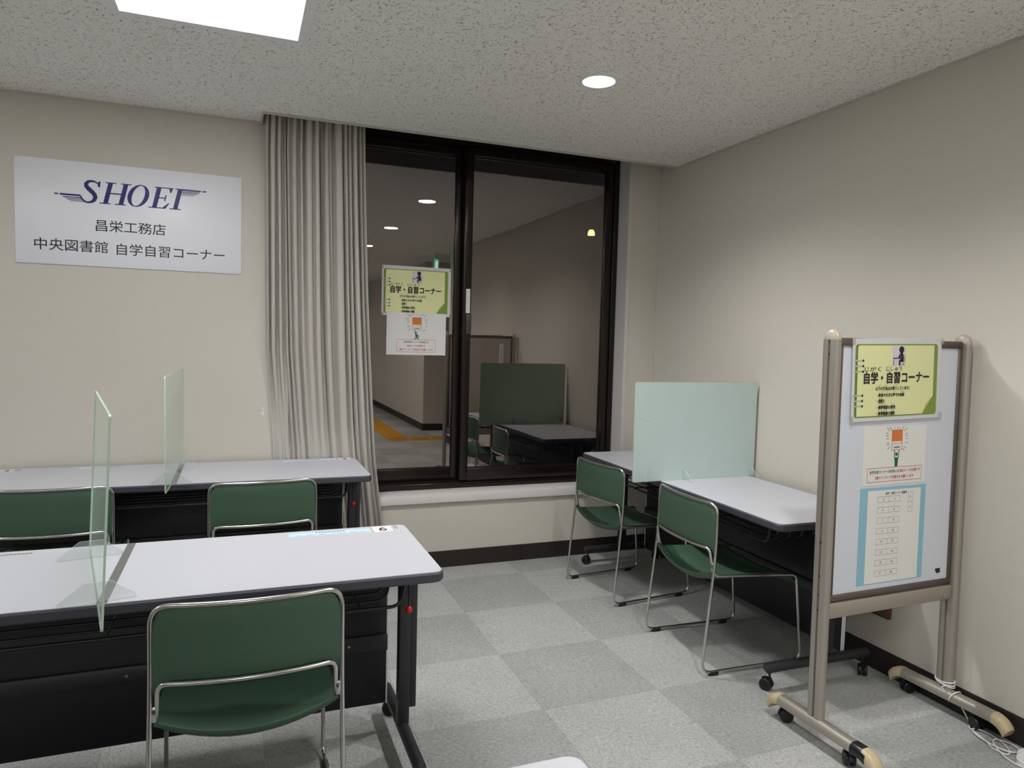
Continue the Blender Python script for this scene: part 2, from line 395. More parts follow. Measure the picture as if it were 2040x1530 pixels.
# ceiling with curtain-box recess
cb = MB()
cb.box(XL-.15, -2.49, YB-.15, 0, H, H+.06); cb.box(-2.49, XC+.15, YB-.15, -.2, H, H+.06)
struct(cb.obj('ceiling', 'ceiling'))
rb = MB(); rb.box(-2.49, 0, -.2, -.195, H+.06, 2.80); rb.box(-2.495, -2.49, -.2, 0, H+.06, 2.80); rb.box(-2.495, 0, -.2, 0, 2.80, 2.82)
struct(rb.obj('ceiling_recess', 'trim_metal'))
tr = MB()
tr.box(-2.488, -.002, -.199, -.190, H-.010, H+.075); tr.box(-2.498, -.002, -.206, -.199, H-.005, H)
tr.box(-2.498, -2.486, -.199, -.001, H-.010, H+.075)
struct(tr.obj('trim_1', 'trim_metal'))
struct(MB().box(XL, -2.498, -.012, -.0005, H-.009, H-.0005).obj('trim_2', 'trim_metal'))
struct(MB().box(-.010, -.0005, -4.6, -.206, H-.008, H-.0005).obj('trim_3', 'trim_metal'))
# window side jamb lining and its edge bead
hb0 = .102
jl = MB().box(WX1-.004, WX1+.001, .0, .125, WZ0, WZ1).box(WX1-.004, WX1+.022, -.005, .0, WZ0-.05, WZ1)
struct(jl.obj('trim_4', 'white_paint'))
struct(MB().box(-.0035, -.0002, -.0035, -.0002, hb0, 2.80).obj('trim_6', 'trim_metal'))
# baseboards: separate lengths with visible joints
def baseboard(name, pieces):
    root = bpy.data.objects.new(name, None); COL.objects.link(root); root['kind'] = 'structure'
    for bx in pieces: MB().box(*bx).obj('baseboard_strip', 'baseboard', root)
    return root
hb, th = .101, .008
baseboard('baseboard_back', [(-6.0, -2.76, -th, -.0005, .0005, hb), (-2.758, -1.845, -th, -.0005, .0005, hb), (-1.843, -.929, -th, -.0005, .0005, hb), (-.927, -.0085, -th, -.0005, .0005, hb)])
baseboard('baseboard_right', [(-th, -.0005, -.90, -.0085, .0005, hb), (-th, -.0005, -1.812, -.902, .0005, hb), (-th, -.0005, -2.725, -1.814, .0005, hb), (-th, -.0005, -4.599, -2.727, .0005, hb)])
baseboard('baseboard_far', [(-.02-th, -.0205, YB, -5.851, .0005, hb), (-.028, XC, -5.8495, -5.8495+th, .0005, hb)])

# ---------------------------------------------------------------- sliding window
win = bpy.data.objects.new('window_1', None); COL.objects.link(win); win['kind'] = 'structure'
fr = MB()
fr.box(WX0, WX1-.004, .125, .235, WZ0, .492, .003); fr.box(WX0, WX1-.004, .125, .235, 2.575, WZ1)
fr.box(WX0, WX0+.035, .125, .235, .48, 2.6); fr.box(WX1-.040, WX1-.004, .125, .235, .48, 2.6, .003)
fr.box(WX0, WX1-.04, .168, .174, .485, .500)     # track rib
fr.obj('window_frame', 'sash', win)
def sash(x0, x1, y0, y1, sl, sr):
    s = MB(); zb0, zb1, zt0, zt1 = .497, .577, 2.515, 2.572
    s.box(x0, x0+sl, y0, y1, zb0, zt1, .010, 4); s.box(x1-sr, x1, y0, y1, zb0, zt1, .010, 4)
    s.box(x0+sl-.004, x1-sr+.004, y0+.002, y1-.002, zb0, zb1, .003); s.box(x0+sl-.004, x1-sr+.004, y0+.002, y1-.002, zt0, zt1, .003)
    s.box(x0+sl-.003, x1-sr+.003, y0+.010, y1-.010, zb1-.003, zb1+.007); s.box(x0+sl-.003, x1-sr+.003, y0+.010, y1-.010, zt0-.007, zt0+.003)
    o = s.obj('sash', 'sash', win)
    ym = (y0+y1)/2
    MB().box(x0+sl-.006, x1-sr+.006, ym-.0025, ym+.0025, zb1-.006, zt0+.006).obj('glass_pane', 'glass', o)
    return o
sash_l = sash(WX0+.038, -1.302, .182, .214, .055, .050)
sash_r = sash(-1.306, WX1-.042, .132, .164, .056, .062)
lk = MB().box(-1.285, -1.252, .121, .133, 1.425, 1.545, .002)
lk.obj('window_lock', 'lock_metal', win)
for z in (1.535, 1.515, 1.435): MB().lathe([(.0025,0),(.0025,.002)], (-1.262, .1195, z), 'y', 8).obj('lock_screw', 'steel', win)
pr = Print(); 
ws = bpy.data.objects.new('instruction_sticker', MB().box(0, .027, 0, .150, -.0004, 0).mesh('instruction_sticker')); ws.data.materials.append(M['paper']); COL.objects.link(ws)
ws.parent = win; orient(ws, (-1.287, .1312, 1.553), (1,0,0), (0,0,1))
pr.frame(.003, .024, .004, .145, .0008, .0006)
for k in range(4):
    y = .02+.032*k; pr.frame(.007, .020, y, y+.022, .0006, .0006); pr.line((.007,y),(.020,y+.022),.0008,.0006)
pr.obj('lettering', 'grey_ink', ws)
# sill
sl = MB().prism([(-.022,.405),(-.022,.452),(-.018,.456),(.126,.456),(.126,.405)], WX0+.002, WX1+.02, 'yz')
# prism in yz: coordinates (y,z) extruded along x
o = struct(sl.obj('trim_5', 'white_paint'))

# ---------------------------------------------------------------- ceiling lights
def panel_light(x, y, label):
    t = thing('panel_light', label, 'ceiling light', (x, y, H), 0, 'square ceiling panel lights')
    f = MB(); a, b_ = .300, .338
    for q in ((-b_,b_,-b_,-a),(-b_,b_,a,b_),(-b_,-a,-a,a),(a,b_,-a,a)): f.box(q[0],q[1],q[2],q[3],-.012,-.0005)
    f.obj('light_frame', 'white_frame', t)
    MB().box(-a+.0005, a-.0005, -a+.0005, a-.0005, -.010, -.002).obj('diffuser', 'panel_emit', t)
panel_light(-2.696, -1.508, 'glaring square LED panel light set in the ceiling, nearest the white sign')
for x, y, l in ((-2.696,-6.2,'unseen square LED panel light added behind the viewer, second from the window wall'),(-2.696,-8.3,'unseen square LED panel light added behind the viewer, third from the window wall'),  # unseen panels added for their light, placed to suit the room's bounce
    (-2.696,-10.2,'unseen square LED panel light added behind the viewer, farthest from the window wall'),(-5.2,-1.508,'unseen square LED panel light added in a left row, closest to the window wall'),
    (-5.2,-6.2,'unseen square LED panel light added in a left row, second from the window wall'),(-5.2,-8.3,'unseen square LED panel light added in a left row, third from the window wall'),(-5.2,-10.2,'unseen square LED panel light added in a left row, farthest from the window wall')):
    panel_light(x, y, l)
def downlight(x, y, label):
    t = thing('downlight', label, 'ceiling light', (x, y, H), 0, 'round recessed downlights')
    n = 28; f = MB(); f.lathe([(.072,-.0005),(.084,-.0005),(.083,-.006),(.072,-.007)], n=n)
    # open ring: rebuild without caps
    r = MB(); pr_ = [(.070,-.001),(.084,-.001),(.084,-.004),(.079,-.007),(.070,-.006)]
    vs = [(a*math.cos(2*PI*k/n), a*math.sin(2*PI*k/n), h) for a, h in pr_ for k in range(n)]
    fs = [(i*n+k, i*n+(k+1)%n, ((i+1)%5)*n+(k+1)%n, ((i+1)%5)*n+k) for i in range(5) for k in range(n)]
    r.add(vs, fs, True).obj('ring', 'white_frame', t)
    MB().lathe([(.0695,-.005),(.0695,-.002)], n=n).obj('lamp_disc', 'down_emit', t)
    ld = bpy.data.lights.new('downlight_beam', 'SPOT'); ld.energy = DOWN_W; ld.spot_size = math.radians(142); ld.spot_blend = .75; ld.shadow_soft_size = .06; ld.color = (1, .985, .965)
    lo = bpy.data.objects.new('downlight_beam', ld); COL.objects.link(lo); lo.parent = t; lo.location = (0, 0, -.012)
downlight(-1.155, -1.30, 'round recessed downlight in the ceiling in front of the window')
downlight(-1.135, -2.88, 'round recessed downlight, second from the window, seen reflected in the glass')
downlight(-1.115, -4.47, 'round recessed downlight, third from the window, seen reflected in the glass')
downlight(-1.095, -6.06, 'unseen round recessed downlight added behind the viewer, fourth from the window')  # unseen, carries the row on for extra light
sd = thing('smoke_detector', 'small round white smoke detector on the ceiling, seen reflected in the window', 'detector', (-.95, -5.75, H))
MB().lathe([(.055,-.0005),(.055,-.02),(.04,-.035),(.02,-.042)], n=20).obj('housing', 'white_frame', sd)

# ---------------------------------------------------------------- white sign on the back wall
SW, SH = 1.020, .509
sg = thing('wall_sign', 'large white rectangular sign board with navy company lettering on the back wall', 'sign')
orient(sg, (-3.612, -.0035, 1.707), (1,0,0), (0,0,1))
MB().box(0, SW, 0, SH, -.003, .003, .0008, 1).obj('board', 'sign', sg)
z = .0034; P = Print(); SL = .235
y0, y1 = .313, .421; hh = y1-y0
def T(x, v): return (x+SL*v*hh, y0+v*hh)          # x at baseline, v 0..1
def q(*pts): P.poly([T(*p) for p in pts], z)
def serif(xa, xb, v, up):
    # thin serif bar with small brackets
    d = .045 if up else -.045
    q((xa,v),(xb,v),(xb,v+d),(xa,v+d)) if up else q((xa,v+d),(xb,v+d),(xb,v),(xa,v))
# S
cs = [(.352,.985),(.349,.83),(.343,.86),(.333,.945),(.318,.985),(.302,.955),(.294,.86),(.296,.74),(.306,.62),(.321,.50),(.335,.38),(.340,.25),(.335,.12),(.321,.03),(.303,.0),(.288,.05)]
sp = [T(x-.235*v*hh+.0, v) for x, v in [(.360,.80),(.353,.90),(.342,.965),(.328,.99),(.312,.96),(.302,.86),(.302,.75),(.312,.63),(.326,.51),(.337,.39),(.341,.26),(.336,.13),(.324,.04),(.308,.005),(.295,.04),(.284,.14),(.276,.28)]]
P.stroke(sp, [.003,.006,.008,.0105,.014,.018,.020,.021,.021,.021,.020,.017,.012,.009,.009,.0085,.007], z)
P.poly([(.357,.378+.03),(.3625,.421),(.359,.423),(.350,.408)], z); P.poly([(.351,.398),(.362,.389),(.364,.421),(.358,.421)], z)
# wing left of S: long bar and thinner streaks
P.poly([(.190,.349),(.277,.349),(.279,.340),(.186,.340)], z); P.poly([(.163,.348),(.184,.348),(.180,.341),(.168,.341)], z)
for k, (xa, xb, yy, w) in enumerate(((.200,.281,.3335,.0042),(.210,.284,.327,.0036),(.221,.288,.3205,.0030),(.232,.300,.3145,.0024))): P.rect(xa, xb, yy-w/2, yy+w/2, z)
# H (x given at baseline)
for xs in (.374, .442): q((xs,0),(xs+.021,0),(xs+.021,1),(xs,1))
for xs in (.374, .442): serif(xs-.016, xs+.033, 0, True); serif(xs-.012, xs+.035, 1, False)
q((.39,.47),(.45,.47),(.45,.53),(.39,.53))
# O : ring, thick at the sides
n = 40; L = []; R = []
for k in range(n+1):
    a = 2*PI*k/n; ox, ov = math.cos(a), math.sin(a)
    t = Vector((.5195, .5)); vo = .5+.52*ov; vi = .5+.475*ov
    L.append(T(.5195+.048*ox, vo)); R.append(T(.5195+.0275*ox+.002*ov, vi))
P.strip(L, R, z)
# E
q((.593,0),(.614,0),(.614,1),(.593,1)); serif(.577,.655,0,True); serif(.583,.668,1,False)
q((.655,0),(.668,.27),(.662,.27),(.640,.045),(.64,0)); q((.668,1),(.664,.77),(.658,.77),(.650,.955),(.65,1))
q((.61,.475),(.642,.475),(.642,.525),(.61,.525)); q((.640,.36),(.646,.36),(.646,.64),(.640,.64))
# I and its wing
q((.690,0),(.711,0),(.711,1),(.690,1)); serif(.674,.727,0,True); serif(.678,.72,1,False)
P.poly([(.735,.421),(.826,.421),(.821,.4125),(.735,.4125)], z); P.poly([(.832,.421),(.851,.421),(.848,.414),(.829,.414)], z)
for xa, xb, yy, w in ((.733,.817,.4075,.0040),(.732,.809,.4015,.0034),(.731,.799,.3955,.0028),(.729,.787,.390,.0022)): P.rect(xa, xb, yy-w/2, yy+w/2, z)
P.obj('logo_lettering', 'navy', sg)
P = Print()
P.text('昌栄工務店', .342, .656, .176, .233, z, .006)
P.text('中央図書館', .079, .394, .068, .126, z, .006)
P.text('自学自習コーナー', .433, .938, .064, .122, z, .006)
P.obj('lettering', 'ink', sg)
for a, b_ in ((.016,.016),(1.004,.016),(.016,.493),(1.004,.493),(.515,.012)): MB().lathe([(.005,.003),(.0045,.0042),(.001,.0045)], (a,b_,0), 'z', 10).obj('screw_cap', 'white_plastic', sg)

# ---------------------------------------------------------------- curtain
def curtain():
    NX, NZ = 520, 48; z0, z1 = .04, 2.70; rnd = random.Random(3)
    nf = 18; cuts = [0]
    for i in range(nf): cuts.append(cuts[-1]+rnd.choice((.55,.7,.8,1.0,1.2,1.5,1.8)))
    tot = cuts[-1]; cuts = [c/tot for c in cuts]
    vt = [rnd.uniform(.7, 1.2) for _ in range(nf+1)]; vb = [rnd.choice((.15,.3,.9,1.1,1.1)) for _ in range(nf+1)]; vw = [rnd.uniform(.0045, .008) for _ in range(nf+1)]
    tilt = [rnd.uniform(-.2, .2) for _ in range(nf)]; drift = [rnd.uniform(-1, 1) for _ in range(nf+1)]; drift2 = [rnd.uniform(0, 6.28) for _ in range(nf+1)]
    def ip(t, pts):
        for (a, va), (b_, vb) in zip(pts, pts[1:]):
            if t <= b_: return va+(vb-va)*max(0, (t-a))/(b_-a)
        return pts[-1][1]
    vs = []; fs = []
    for j in range(NZ+1):
        zz = z0+(z1-z0)*j/NZ
        xl = ip(zz, [(0,-2.40),(.74,-2.424),(1.3,-2.466),(2.36,-2.478),(2.8,-2.472)])
        xr = ip(zz, [(0,-1.79),(.32,-1.821),(.67,-1.861),(1.0,-1.883),(1.6,-1.917),(2.1,-1.938),(2.5,-1.952),(2.8,-1.955)])
        for i in range(NX+1):
            u = i/NX
            uu = u
            lo = max(0, min(1, (2.3-zz)/1.7))
            k = max(kk for kk in range(nf) if cuts[kk] <= u+1e-9); w = (u-cuts[k])/(cuts[k+1]-cuts[k]); wid = (xr-xl)*(cuts[k+1]-cuts[k])
            a = 1
            def val(q):            # depth of valley q, fading or deepening towards the hem
                return (vt[q]*(1-lo)+vb[q]*lo)*(1+.2*math.sin(zz*2.1+drift2[q]))
            dl = w*wid; dr_ = (1-w)*wid
            fl = math.exp(-(dl/vw[k])**2); fr_ = math.exp(-(dr_/vw[k+1])**2)
            d = 1 - val(k)*fl - val(k+1)*fr_ + tilt[k]*(w-.5)*4*w*(1-w) - .22*(2*w-1)**2
            xx = xl+(xr-xl)*u + .0035*drift[k]*math.sin(PI*w) + (.006*drift[k]*(1-w)+.006*drift[k+1]*w)*math.sin(zz*1.6+k*.9)*min(1, u*8, (1-u)*8)
            yc = ip(zz, [(0,-.045),(.6,-.02),(.85,.012),(1.5,-.045),(2.1,-.085),(2.7,-.095)])
            amp = ip(zz, [(0,.035),(.7,.030),(1.2,.042),(2.0,.045),(2.7,.036)])
            free = max(0, min(1, (u-.80)/.08))           # the part that hangs clear of the desk
            yl = yc*(1-free)+free*ip(zz, [(0,-.05),(.8,-.045),(1.5,-.06),(2.7,-.095)])
            y = yl - amp*.78*(d-.45)
            if xx < WX0+.004 and zz < 2.74: y = min(y, -.006 - .004*(1-d))
            if zz < .79 and zz > .6 and xx < -1.96: y = max(y, -.014)
            if zz < .46: y = min(y, -.026 - .004*(1-d)) if zz < .40 else min(y, -.028)
            vs.append((xx, y, zz))
    for j in range(NZ):
        for i in range(NX): a = j*(NX+1)+i; fs.append((a, a+1, a+NX+2, a+NX+1))
    me = bpy.data.meshes.new('curtain'); me.from_pydata(vs, [], fs); me.polygons.foreach_set('use_smooth', [True]*len(fs)); me.materials.append(M['curtain'])
    o = link('curtain', me); md = o.modifiers.new('thickness', 'SOLIDIFY'); md.thickness = .0012
    tag(o, 'greige floor-length curtain gathered in folds at the left of the window', 'curtain')
curtain()

# ---------------------------------------------------------------- casters
def caster_mb(c, r=.025, ang=0, w=.036):
    m = MB(); x, y = c[0], c[1]; ca, sa = math.cos(ang), math.sin(ang)
    t = MB()
    for s in (-1, 1): t.lathe([(r*.55,s*.006),(r*.97,s*.006),(r,s*.009),(r,s*(w/2-.003)),(r*.9,s*w/2),(r*.35,s*w/2)], (0,0,r), 'y', 18)
    t.lathe([(.006,-.007),(.006,.007)], (0,0,r), 'y', 10)
    # hood over the wheels
    n = 10; hs = []
    for k in range(n+1):
        a = PI*.02+PI*.72*k/n; hs.append((math.cos(a)*(r+.004), r+math.sin(a)*(r+.004)))
    for k in range(n, -1, -1):
        a = PI*.02+PI*.72*k/n; hs.append((math.cos(a)*(r*.6), r+math.sin(a)*(r*.6)))
    t.prism([(a, b_) for a, b_ in hs], -.0055, .0055, 'xz')
    t.prism(rrect(-.008,.020,r*.9,r*2+.004,.004,3), -.006, .006, 'xz')
    t.lathe([(.005,r*1.9),(.005,c[2])], (.012,0,0), 'z', 10)
    m.add([(x+(a-.012)*ca-b_*sa, y+(a-.012)*sa+b_*ca, h) for a,b_,h in t.v], t.f, True)
    return m

# ---------------------------------------------------------------- training desks
HD = .2825
def make_desk():
    t = thing('folding_desk', 'desk', 'desk')
    # edge band: rounded prism
    out = rrect(-.9, .9, -HD, HD, .030); mid = rrect(-.9+.006, .9-.006, -HD+.006, HD-.006, .025)
    n = len(out); e = MB(); vs = []
    for poly, zz in ((mid,.668),(out,.674),(out,.694),(mid,.6995)): vs += [(a,b_,zz) for a,b_ in poly]
    fs = [(k*n+i, k*n+(i+1)%n, (k+1)*n+(i+1)%n, (k+1)*n+i) for k in range(3) for i in range(n)]+[tuple(range(n-1,-1,-1)), tuple(3*n+i for i in range(n))]
    e.add(vs, fs, False); e.obj('edge_band', 'desk_edge', t, 40)
    MB().prism(rrect(-.9+.005, .9-.005, -HD+.005, HD-.005, .026), .6985, .7005).obj('desktop', 'desk_white', t)
    MB().box(-.012, .012, -.275, .275, .7003, .7009).obj('tape_strip', 'grey_tape', t)
    mp = MB().box(-.812, .812, .146, .160, .097, .60, .002, 1).obj('modesty_panel', 'black_panel', t)
    MB().box(-.815, .815, .136, .147, .292, .350, .002, 1).obj('panel_rail', 'black_metal', mp)
    for x in (-.66, 0, .68): MB().lathe([(.005,-.002),(.0045,-.003),(.0015,-.0036)], (x, .1368, .321), 'y', 12).obj('screw', 'steel', mp)
    for s in (-1, 1): MB().box(min(s*.8121,s*.8165), max(s*.8121,s*.8165), .145, .161, .096, .60).obj('edge_strip', 'white_plastic', mp)
    for s in (-1, 1):
        MB().box(s*.838-.019, s*.838+.019, -.032, .008, .105, .672, .004).box(s*.838-.024, s*.838+.024, -.06, .06, .655, .669).obj('leg_column', 'black_metal', t)
        xa, xb = sorted((s*.859, s*.884)); MB().box(xa, xb, -.010, .036, .150, .660, .003).obj('end_panel', 'black_metal', t)
        fb = MB().tube([(s*.838,-.268,.088),(s*.838,-.262,.092),(s*.838,-.24,.094),(s*.838,0,.095),(s*.838,.24,.094),(s*.838,.262,.092),(s*.838,.268,.088)], .02, 14, rfun=lambda u: .020 if .02 < u < .98 else .011).obj('foot_beam', 'black_metal', t)
        for y, a in ((-.245, .5), (.245, 2.4)): caster_mb((s*.838, y, .085), .025, a).obj('caster', 'black_plastic', fb)
        if s < 0: continue
        lv = MB().tube([(s*.836,-.088,.668),(s*.836,-.088,.53)], .0028, 8).obj('lever', 'black_rod', t)
        MB().lathe([(.0005,-.012)]+[(.012*math.cos(a),.012*math.sin(a)) for a in [-1.2+.3*k for k in range(9)]]+[(.0005,.012)], (s*.836,-.088,.519), 'z', 14).obj('knob', 'red', lv)
    rk = MB()
    for y, zz, xe in ((-.235,.592,.770),(-.165,.588,.740),(-.100,.588,.740),(-.035,.588,.740),(.03,.588,.740)):
        rk.tube(resample(fillet([(-xe-.02,y,.668),(-xe-.005,y,zz,.03),(xe+.005,y,zz,.03),(xe+.02,y,.668)]), .2), .0042 if y > -.2 else .0055, 8)
    for x in (-.66,-.33,0,.33,.66): rk.tube([(x,-.235,.590),(x,.05,.585),(x,.062,.61)], .0035, 6)
    for s in (-1, 1): rk.tube([(s*.775,-.235,.60),(s*.80,-.10,.655)], .005, 6)
    rk.obj('shelf_rack', 'black_rod', t)
    return t
desk = make_desk()
DESKS = {}
desk.location = (-2.926, -1.8175, 0); desk['label'] = 'pale grey folding desk in the middle row, number 6 card at its right end'
desk['group'] = 'folding study desks'
DESKS['F'] = desk
DESKS['B'] = copy_tree(desk, (-2.878, -.304, 0), 0, 'pale grey folding desk against the back wall under the white sign')
DESKS['N'] = copy_tree(desk, (-2.965, -3.345, 0), 0, 'pale grey folding desk nearest the viewer, only one rounded corner in view')
DESKS['R'] = copy_tree(desk, (-.3265, -1.045, 0), math.radians(-91.2), 'pale grey folding desk along the right wall with the mint screen on it')
for d in list(DESKS['R'].children):
    if d.name.startswith('tape_strip') or d.name.startswith('lever'):
        for c_ in list(d.children): bpy.data.objects.remove(c_)
        bpy.data.objects.remove(d)
def number_label(d, num, x0, x1, y0, y1, bx0):
    o = bpy.data.objects.new('number_label', MB().box(x0, x1, y0, y1, .7004, .7012).mesh('number_label')); o.data.materials.append(M['paper']); COL.objects.link(o); o.parent = d
    P = Print(); cx = (x0+x1)/2; h = (y1-y0)
    P.text(num, cx-.014, cx+.014, y0+h*.18, y0+h*.82, .7014, .02); P.obj('lettering', 'ink', o)
    P = Print(); P.line((x0+.003,y0),(x0+.003,y1),.0025,.7014); P.line((x1-.004,y0),(x1-.004,y1),.0025,.7014); P.obj('card_edge', 'grey_ink', o)
    s = bpy.data.objects.new('notice_strip', MB().box(bx0, x0-.004, y0+.014, y1-.012, .7004, .7010).mesh('notice_strip')); s.data.materials.append(M['sky_label']); COL.objects.link(s); s.parent = d
    P = Print(); rr = random.Random(5); x = bx0+.09
    for k in range(10): P.rect(x, x+.007, y1-.026, y1-.018, .7012); P.line((x,y1-.030),(x+.007,y1-.016),.0015,.7012); x += .0105
    x = bx0+.02
    while x < x0-.03:
        w = rr.uniform(.006,.03); P.rect(x, x+w, y0+.022, y0+.025, .7012); x += w+rr.uniform(.006,.02)
    P.obj('lettering', 'grey_ink', s)
    MB().box(x1-.004, x1+.016, y0+.030, y1+.006, .7004, .7007).obj('clear_tape', 'tape_clear', d)
number_label(DESKS['F'], '6', .768, .850, .195, .266, .485)
number_label(DESKS['F'], '5', -.806, -.730, .195, .266, -.86)
number_label(DESKS['B'], '4', .788, .872, .185, .262, .505)
number_label(DESKS['B'], '3', -.806, -.730, .185, .258, -.86)
# the strip of the left place sits to the right of its card
for o in list(DESKS['B'].children)+list(DESKS['F'].children):
    if o.name.startswith('notice_strip') and o.data.vertices[0].co.x < 0: o.location.x = .42-.02
MB().box(-.875, -.855, -.235, -.228, .7004, .706).obj('tape_scrap', 'white_plastic', DESKS['R'])

# ---------------------------------------------------------------- desk dividers
def divider(name, label, front, back, panel_mat, zt=1.2, feet=(.22,.62), tip=0):
    a = Vector(front); b_ = Vector(back); L = (b_-a).length
    t = thing(name, label, 'desk divider', (front[0], front[1], .7007), math.atan2(b_.y-a.y, b_.x-a.x), 'acrylic desk dividers')
    out = rrect(0, L, 0, zt-.7, .012, 4)
    pm = MB().prism(out, -.0025, .0025, 'xz'); pm.v = [(x, y-tip*z_/.5, z_) for x, y, z_ in pm.v]; pm.obj('panel', panel_mat, t, 30)
    inn = rrect(.0015, L-.0015, .0015, zt-.7-.0015, .011, 4); n = len(out); e = MB()
    e.add([(a,-.0026,b_) for a,b_ in out]+[(a,.0026,b_) for a,b_ in out], [(i,(i+1)%n,n+(i+1)%n,n+i) for i in range(n)])
    e.v = [(a+(.0002 if a > L/2 else -.0002), y, b_+(.0002 if b_ > .2 else 0)) for a, y, b_ in e.v]
    e.v = [(x, y-tip*z_/.5, z_) for x, y, z_ in e.v]
    e.obj('panel_edge', 'acrylic_edge', t, 30)
    for f in feet:
        tri = [(-.088,0),(.088,0),(.088,.008),(.030,.052),(-.030,.052),(-.088,.008)]
        MB().prism(tri, f*L-.0015, f*L+.0015, 'yz').obj('support_foot', 'acrylic_foot', t)
        fo = [c for c in t.children if c.name.startswith('support_foot')][-1]; fo.data.materials.append(M['foot_edge'])
        for p in fo.data.polygons: p.material_index = 0 if abs(p.normal.x) > .7 else 1
    return t
divider('desk_divider', 'clear pale green acrylic divider standing across the middle-row desk with number 6', (-2.893,-2.294), (-3.040,-1.570), 'acrylic', feet=(.30,.86), tip=.020)
divider('desk_divider', 'clear pale green acrylic divider standing across the desk under the white sign', (-2.893,-.798), (-2.873,-.066), 'acrylic', feet=(.28,.80))
t = divider('desk_divider', 'opaque mint green divider board standing across the desk by the right wall', (-.772,-1.062), (-.016,-1.047), 'green_acrylic', 1.202, feet=(.39,.95))
MB().box(.001, .755, -.0034, -.0028, .001, .5005).obj('protective_film', 'mint', t)
# creased film on the mint board (fine raised folds)
cr = MB()
for pts in ([(.205,.49),(.222,.40),(.215,.30),(.24,.17)],[(.10,.155),(.085,.06),(.07,.012)],[(.02,.33),(.08,.31),(.14,.335)],[(.30,.35),(.31,.25),(.305,.12)]):
    cr.tube(resample([Vector((a,-.0031,b_)) for a,b_ in pts], .03), .0011, 6)
cr.obj('film_crease', 'mint', t)['kind'] = 'stuff'

# ---------------------------------------------------------------- stacking chairs
CW = .229
def make_chair():
    t = thing('stacking_chair', 'chair', 'chair')
    R = .0064
    half = [(0,0,.539,0),(0,-CW+.07,.539,0),(0,-CW+.018,.539,.05),(.010,-CW+.015,.462,.03),(.022,-CW+.013,.420,.035),(.10,-CW+.011,.416,.05),(.39,-CW+.004,.398,.05),
            (.436,-CW,.394,.035),(.474,-CW-.006,.014,.045),(-.038,-CW-.006,.014,.05),(.012,-CW,.52,.25),(.012,-CW,.729,.05),(.012,0,.729,0)]
    P = resample(fillet(half, 8), .025)
    def bulge(p):
        k = max(0, min(1, (p.z-.455)/.06))
        return Vector((p.x-k*.034*(1-min(1, (p.y/CW)**2)), p.y, p.z))
    P = [bulge(p) for p in P]
    full = P + [Vector((p.x,-p.y,p.z)) for p in reversed(P[1:-1])]
    MB().tube(full, R, 10, closed=True).obj('frame', 'chrome', t)
    MB().tube([(.438,-CW,.372),(.438,CW,.372)], .005, 8).obj('cross_brace', 'chrome', t)
    # backrest: thick curved panel inside the hoop
    NY, NZ = 36, 8; rc = .05; w = CW-.004
    def arc(y):
        d = abs(y)-(w-rc); return rc-math.sqrt(max(0, rc*rc-d*d)) if d > 0 else 0
    vs = []; fs = []; th = .007
    for s in (-1, 1):
        for i in range(NY+1):
            y = -w+2*w*i/NY; y = max(-w+.0005, min(w-.0005, y))
            zt = .726-arc(y); zb = .543-arc(y)*.9
            if zb > zt-.01: zb = zt-.01
            for j in range(NZ+1):
                zz = zb+(zt-zb)*j/NZ
                x = .011 - .034*(1-(y/CW)**2)
                e = min(1, min(j, NZ-j)*.6+.35)
                vs.append((x+s*th*e+.003, y, zz))
    n1 = (NY+1)*(NZ+1)
    for i in range(NY):
        for j in range(NZ):
            a = i*(NZ+1)+j; q_ = (a, a+1, a+NZ+2, a+NZ+1); fs.append(q_[::-1]); fs.append(tuple(k+n1 for k in q_))
    for i in range(NY):
        a = i*(NZ+1); fs.append((a, a+NZ+1, a+NZ+1+n1, a+n1)); a += NZ; fs.append((a, a+n1, a+NZ+1+n1, a+NZ+1))
    for j in range(NZ):
        a = j; fs.append((a, a+n1, a+1+n1, a+1)); a = NY*(NZ+1)+j; fs.append((a, a+1, a+1+n1, a+n1))
    MB().add(vs, fs, True).obj('backrest', 'green', t, 60)
    # seat: dished shell hung between the side rails
    NX, NY = 16, 18; vs = []; w = CW-.008
    def seat(x, y, under):
        u = max(0, min(1, x/.43)); rail = .421-.026*u
        sag = (.040*(1-u)**1.5+.014)*(1-(y/w)**2)
        zz = rail+.010-sag
        if x > .37: zz -= 6.0*(x-.37)**2*1.6
        if x < .05: zz += 5.0*(.05-x)**2
        return zz-(.018 if under else 0)
    for un in (0, 1):
        for i in range(NX+1):
            for j in range(NY+1):
                yy = -w+2*w*j/NY; x = .004-.020*(1-(yy/w)**2) + (.426+.020*(1-(yy/w)**2))*i/NX
                e = .0
                if un and (i in (0, NX) or j in (0, NY)): e = .007
                vs.append((x, yy, seat(x, yy, un)+e))
    n1 = (NX+1)*(NY+1); fs = []
    for i in range(NX):
        for j in range(NY):
            a = i*(NY+1)+j; q_ = (a, a+1, a+NY+2, a+NY+1); fs.append(q_[::-1]); fs.append(tuple(k+n1 for k in q_))
    for i in range(NX):
        a = i*(NY+1); fs.append((a, a+NY+1, a+NY+1+n1, a+n1)); a += NY; fs.append((a, a+n1, a+NY+1+n1, a+NY+1))
    for j in range(NY):
        a = j; fs.append((a, a+n1, a+1+n1, a+1)); a = NX*(NY+1)+j; fs.append((a, a+1, a+1+n1, a+n1))
    MB().add(vs, fs, True).obj('seat', 'green', t, 60)
    for x in (.022, .402):
        for s in (-1, 1):
            MB().box(x-.022, x+.022, s*(CW+.006)-.009, s*(CW+.006)+.009, 0, .017, .003).obj('foot_pad', 'rubber', t)
    for s in (-1, 1):
        ya, yb = sorted((s*(CW-.002), s*(CW-.016))); MB().box(.001, .013, ya, yb, .440, .478, .002, 1).obj('weld_plate', 'chrome', t)
    return t
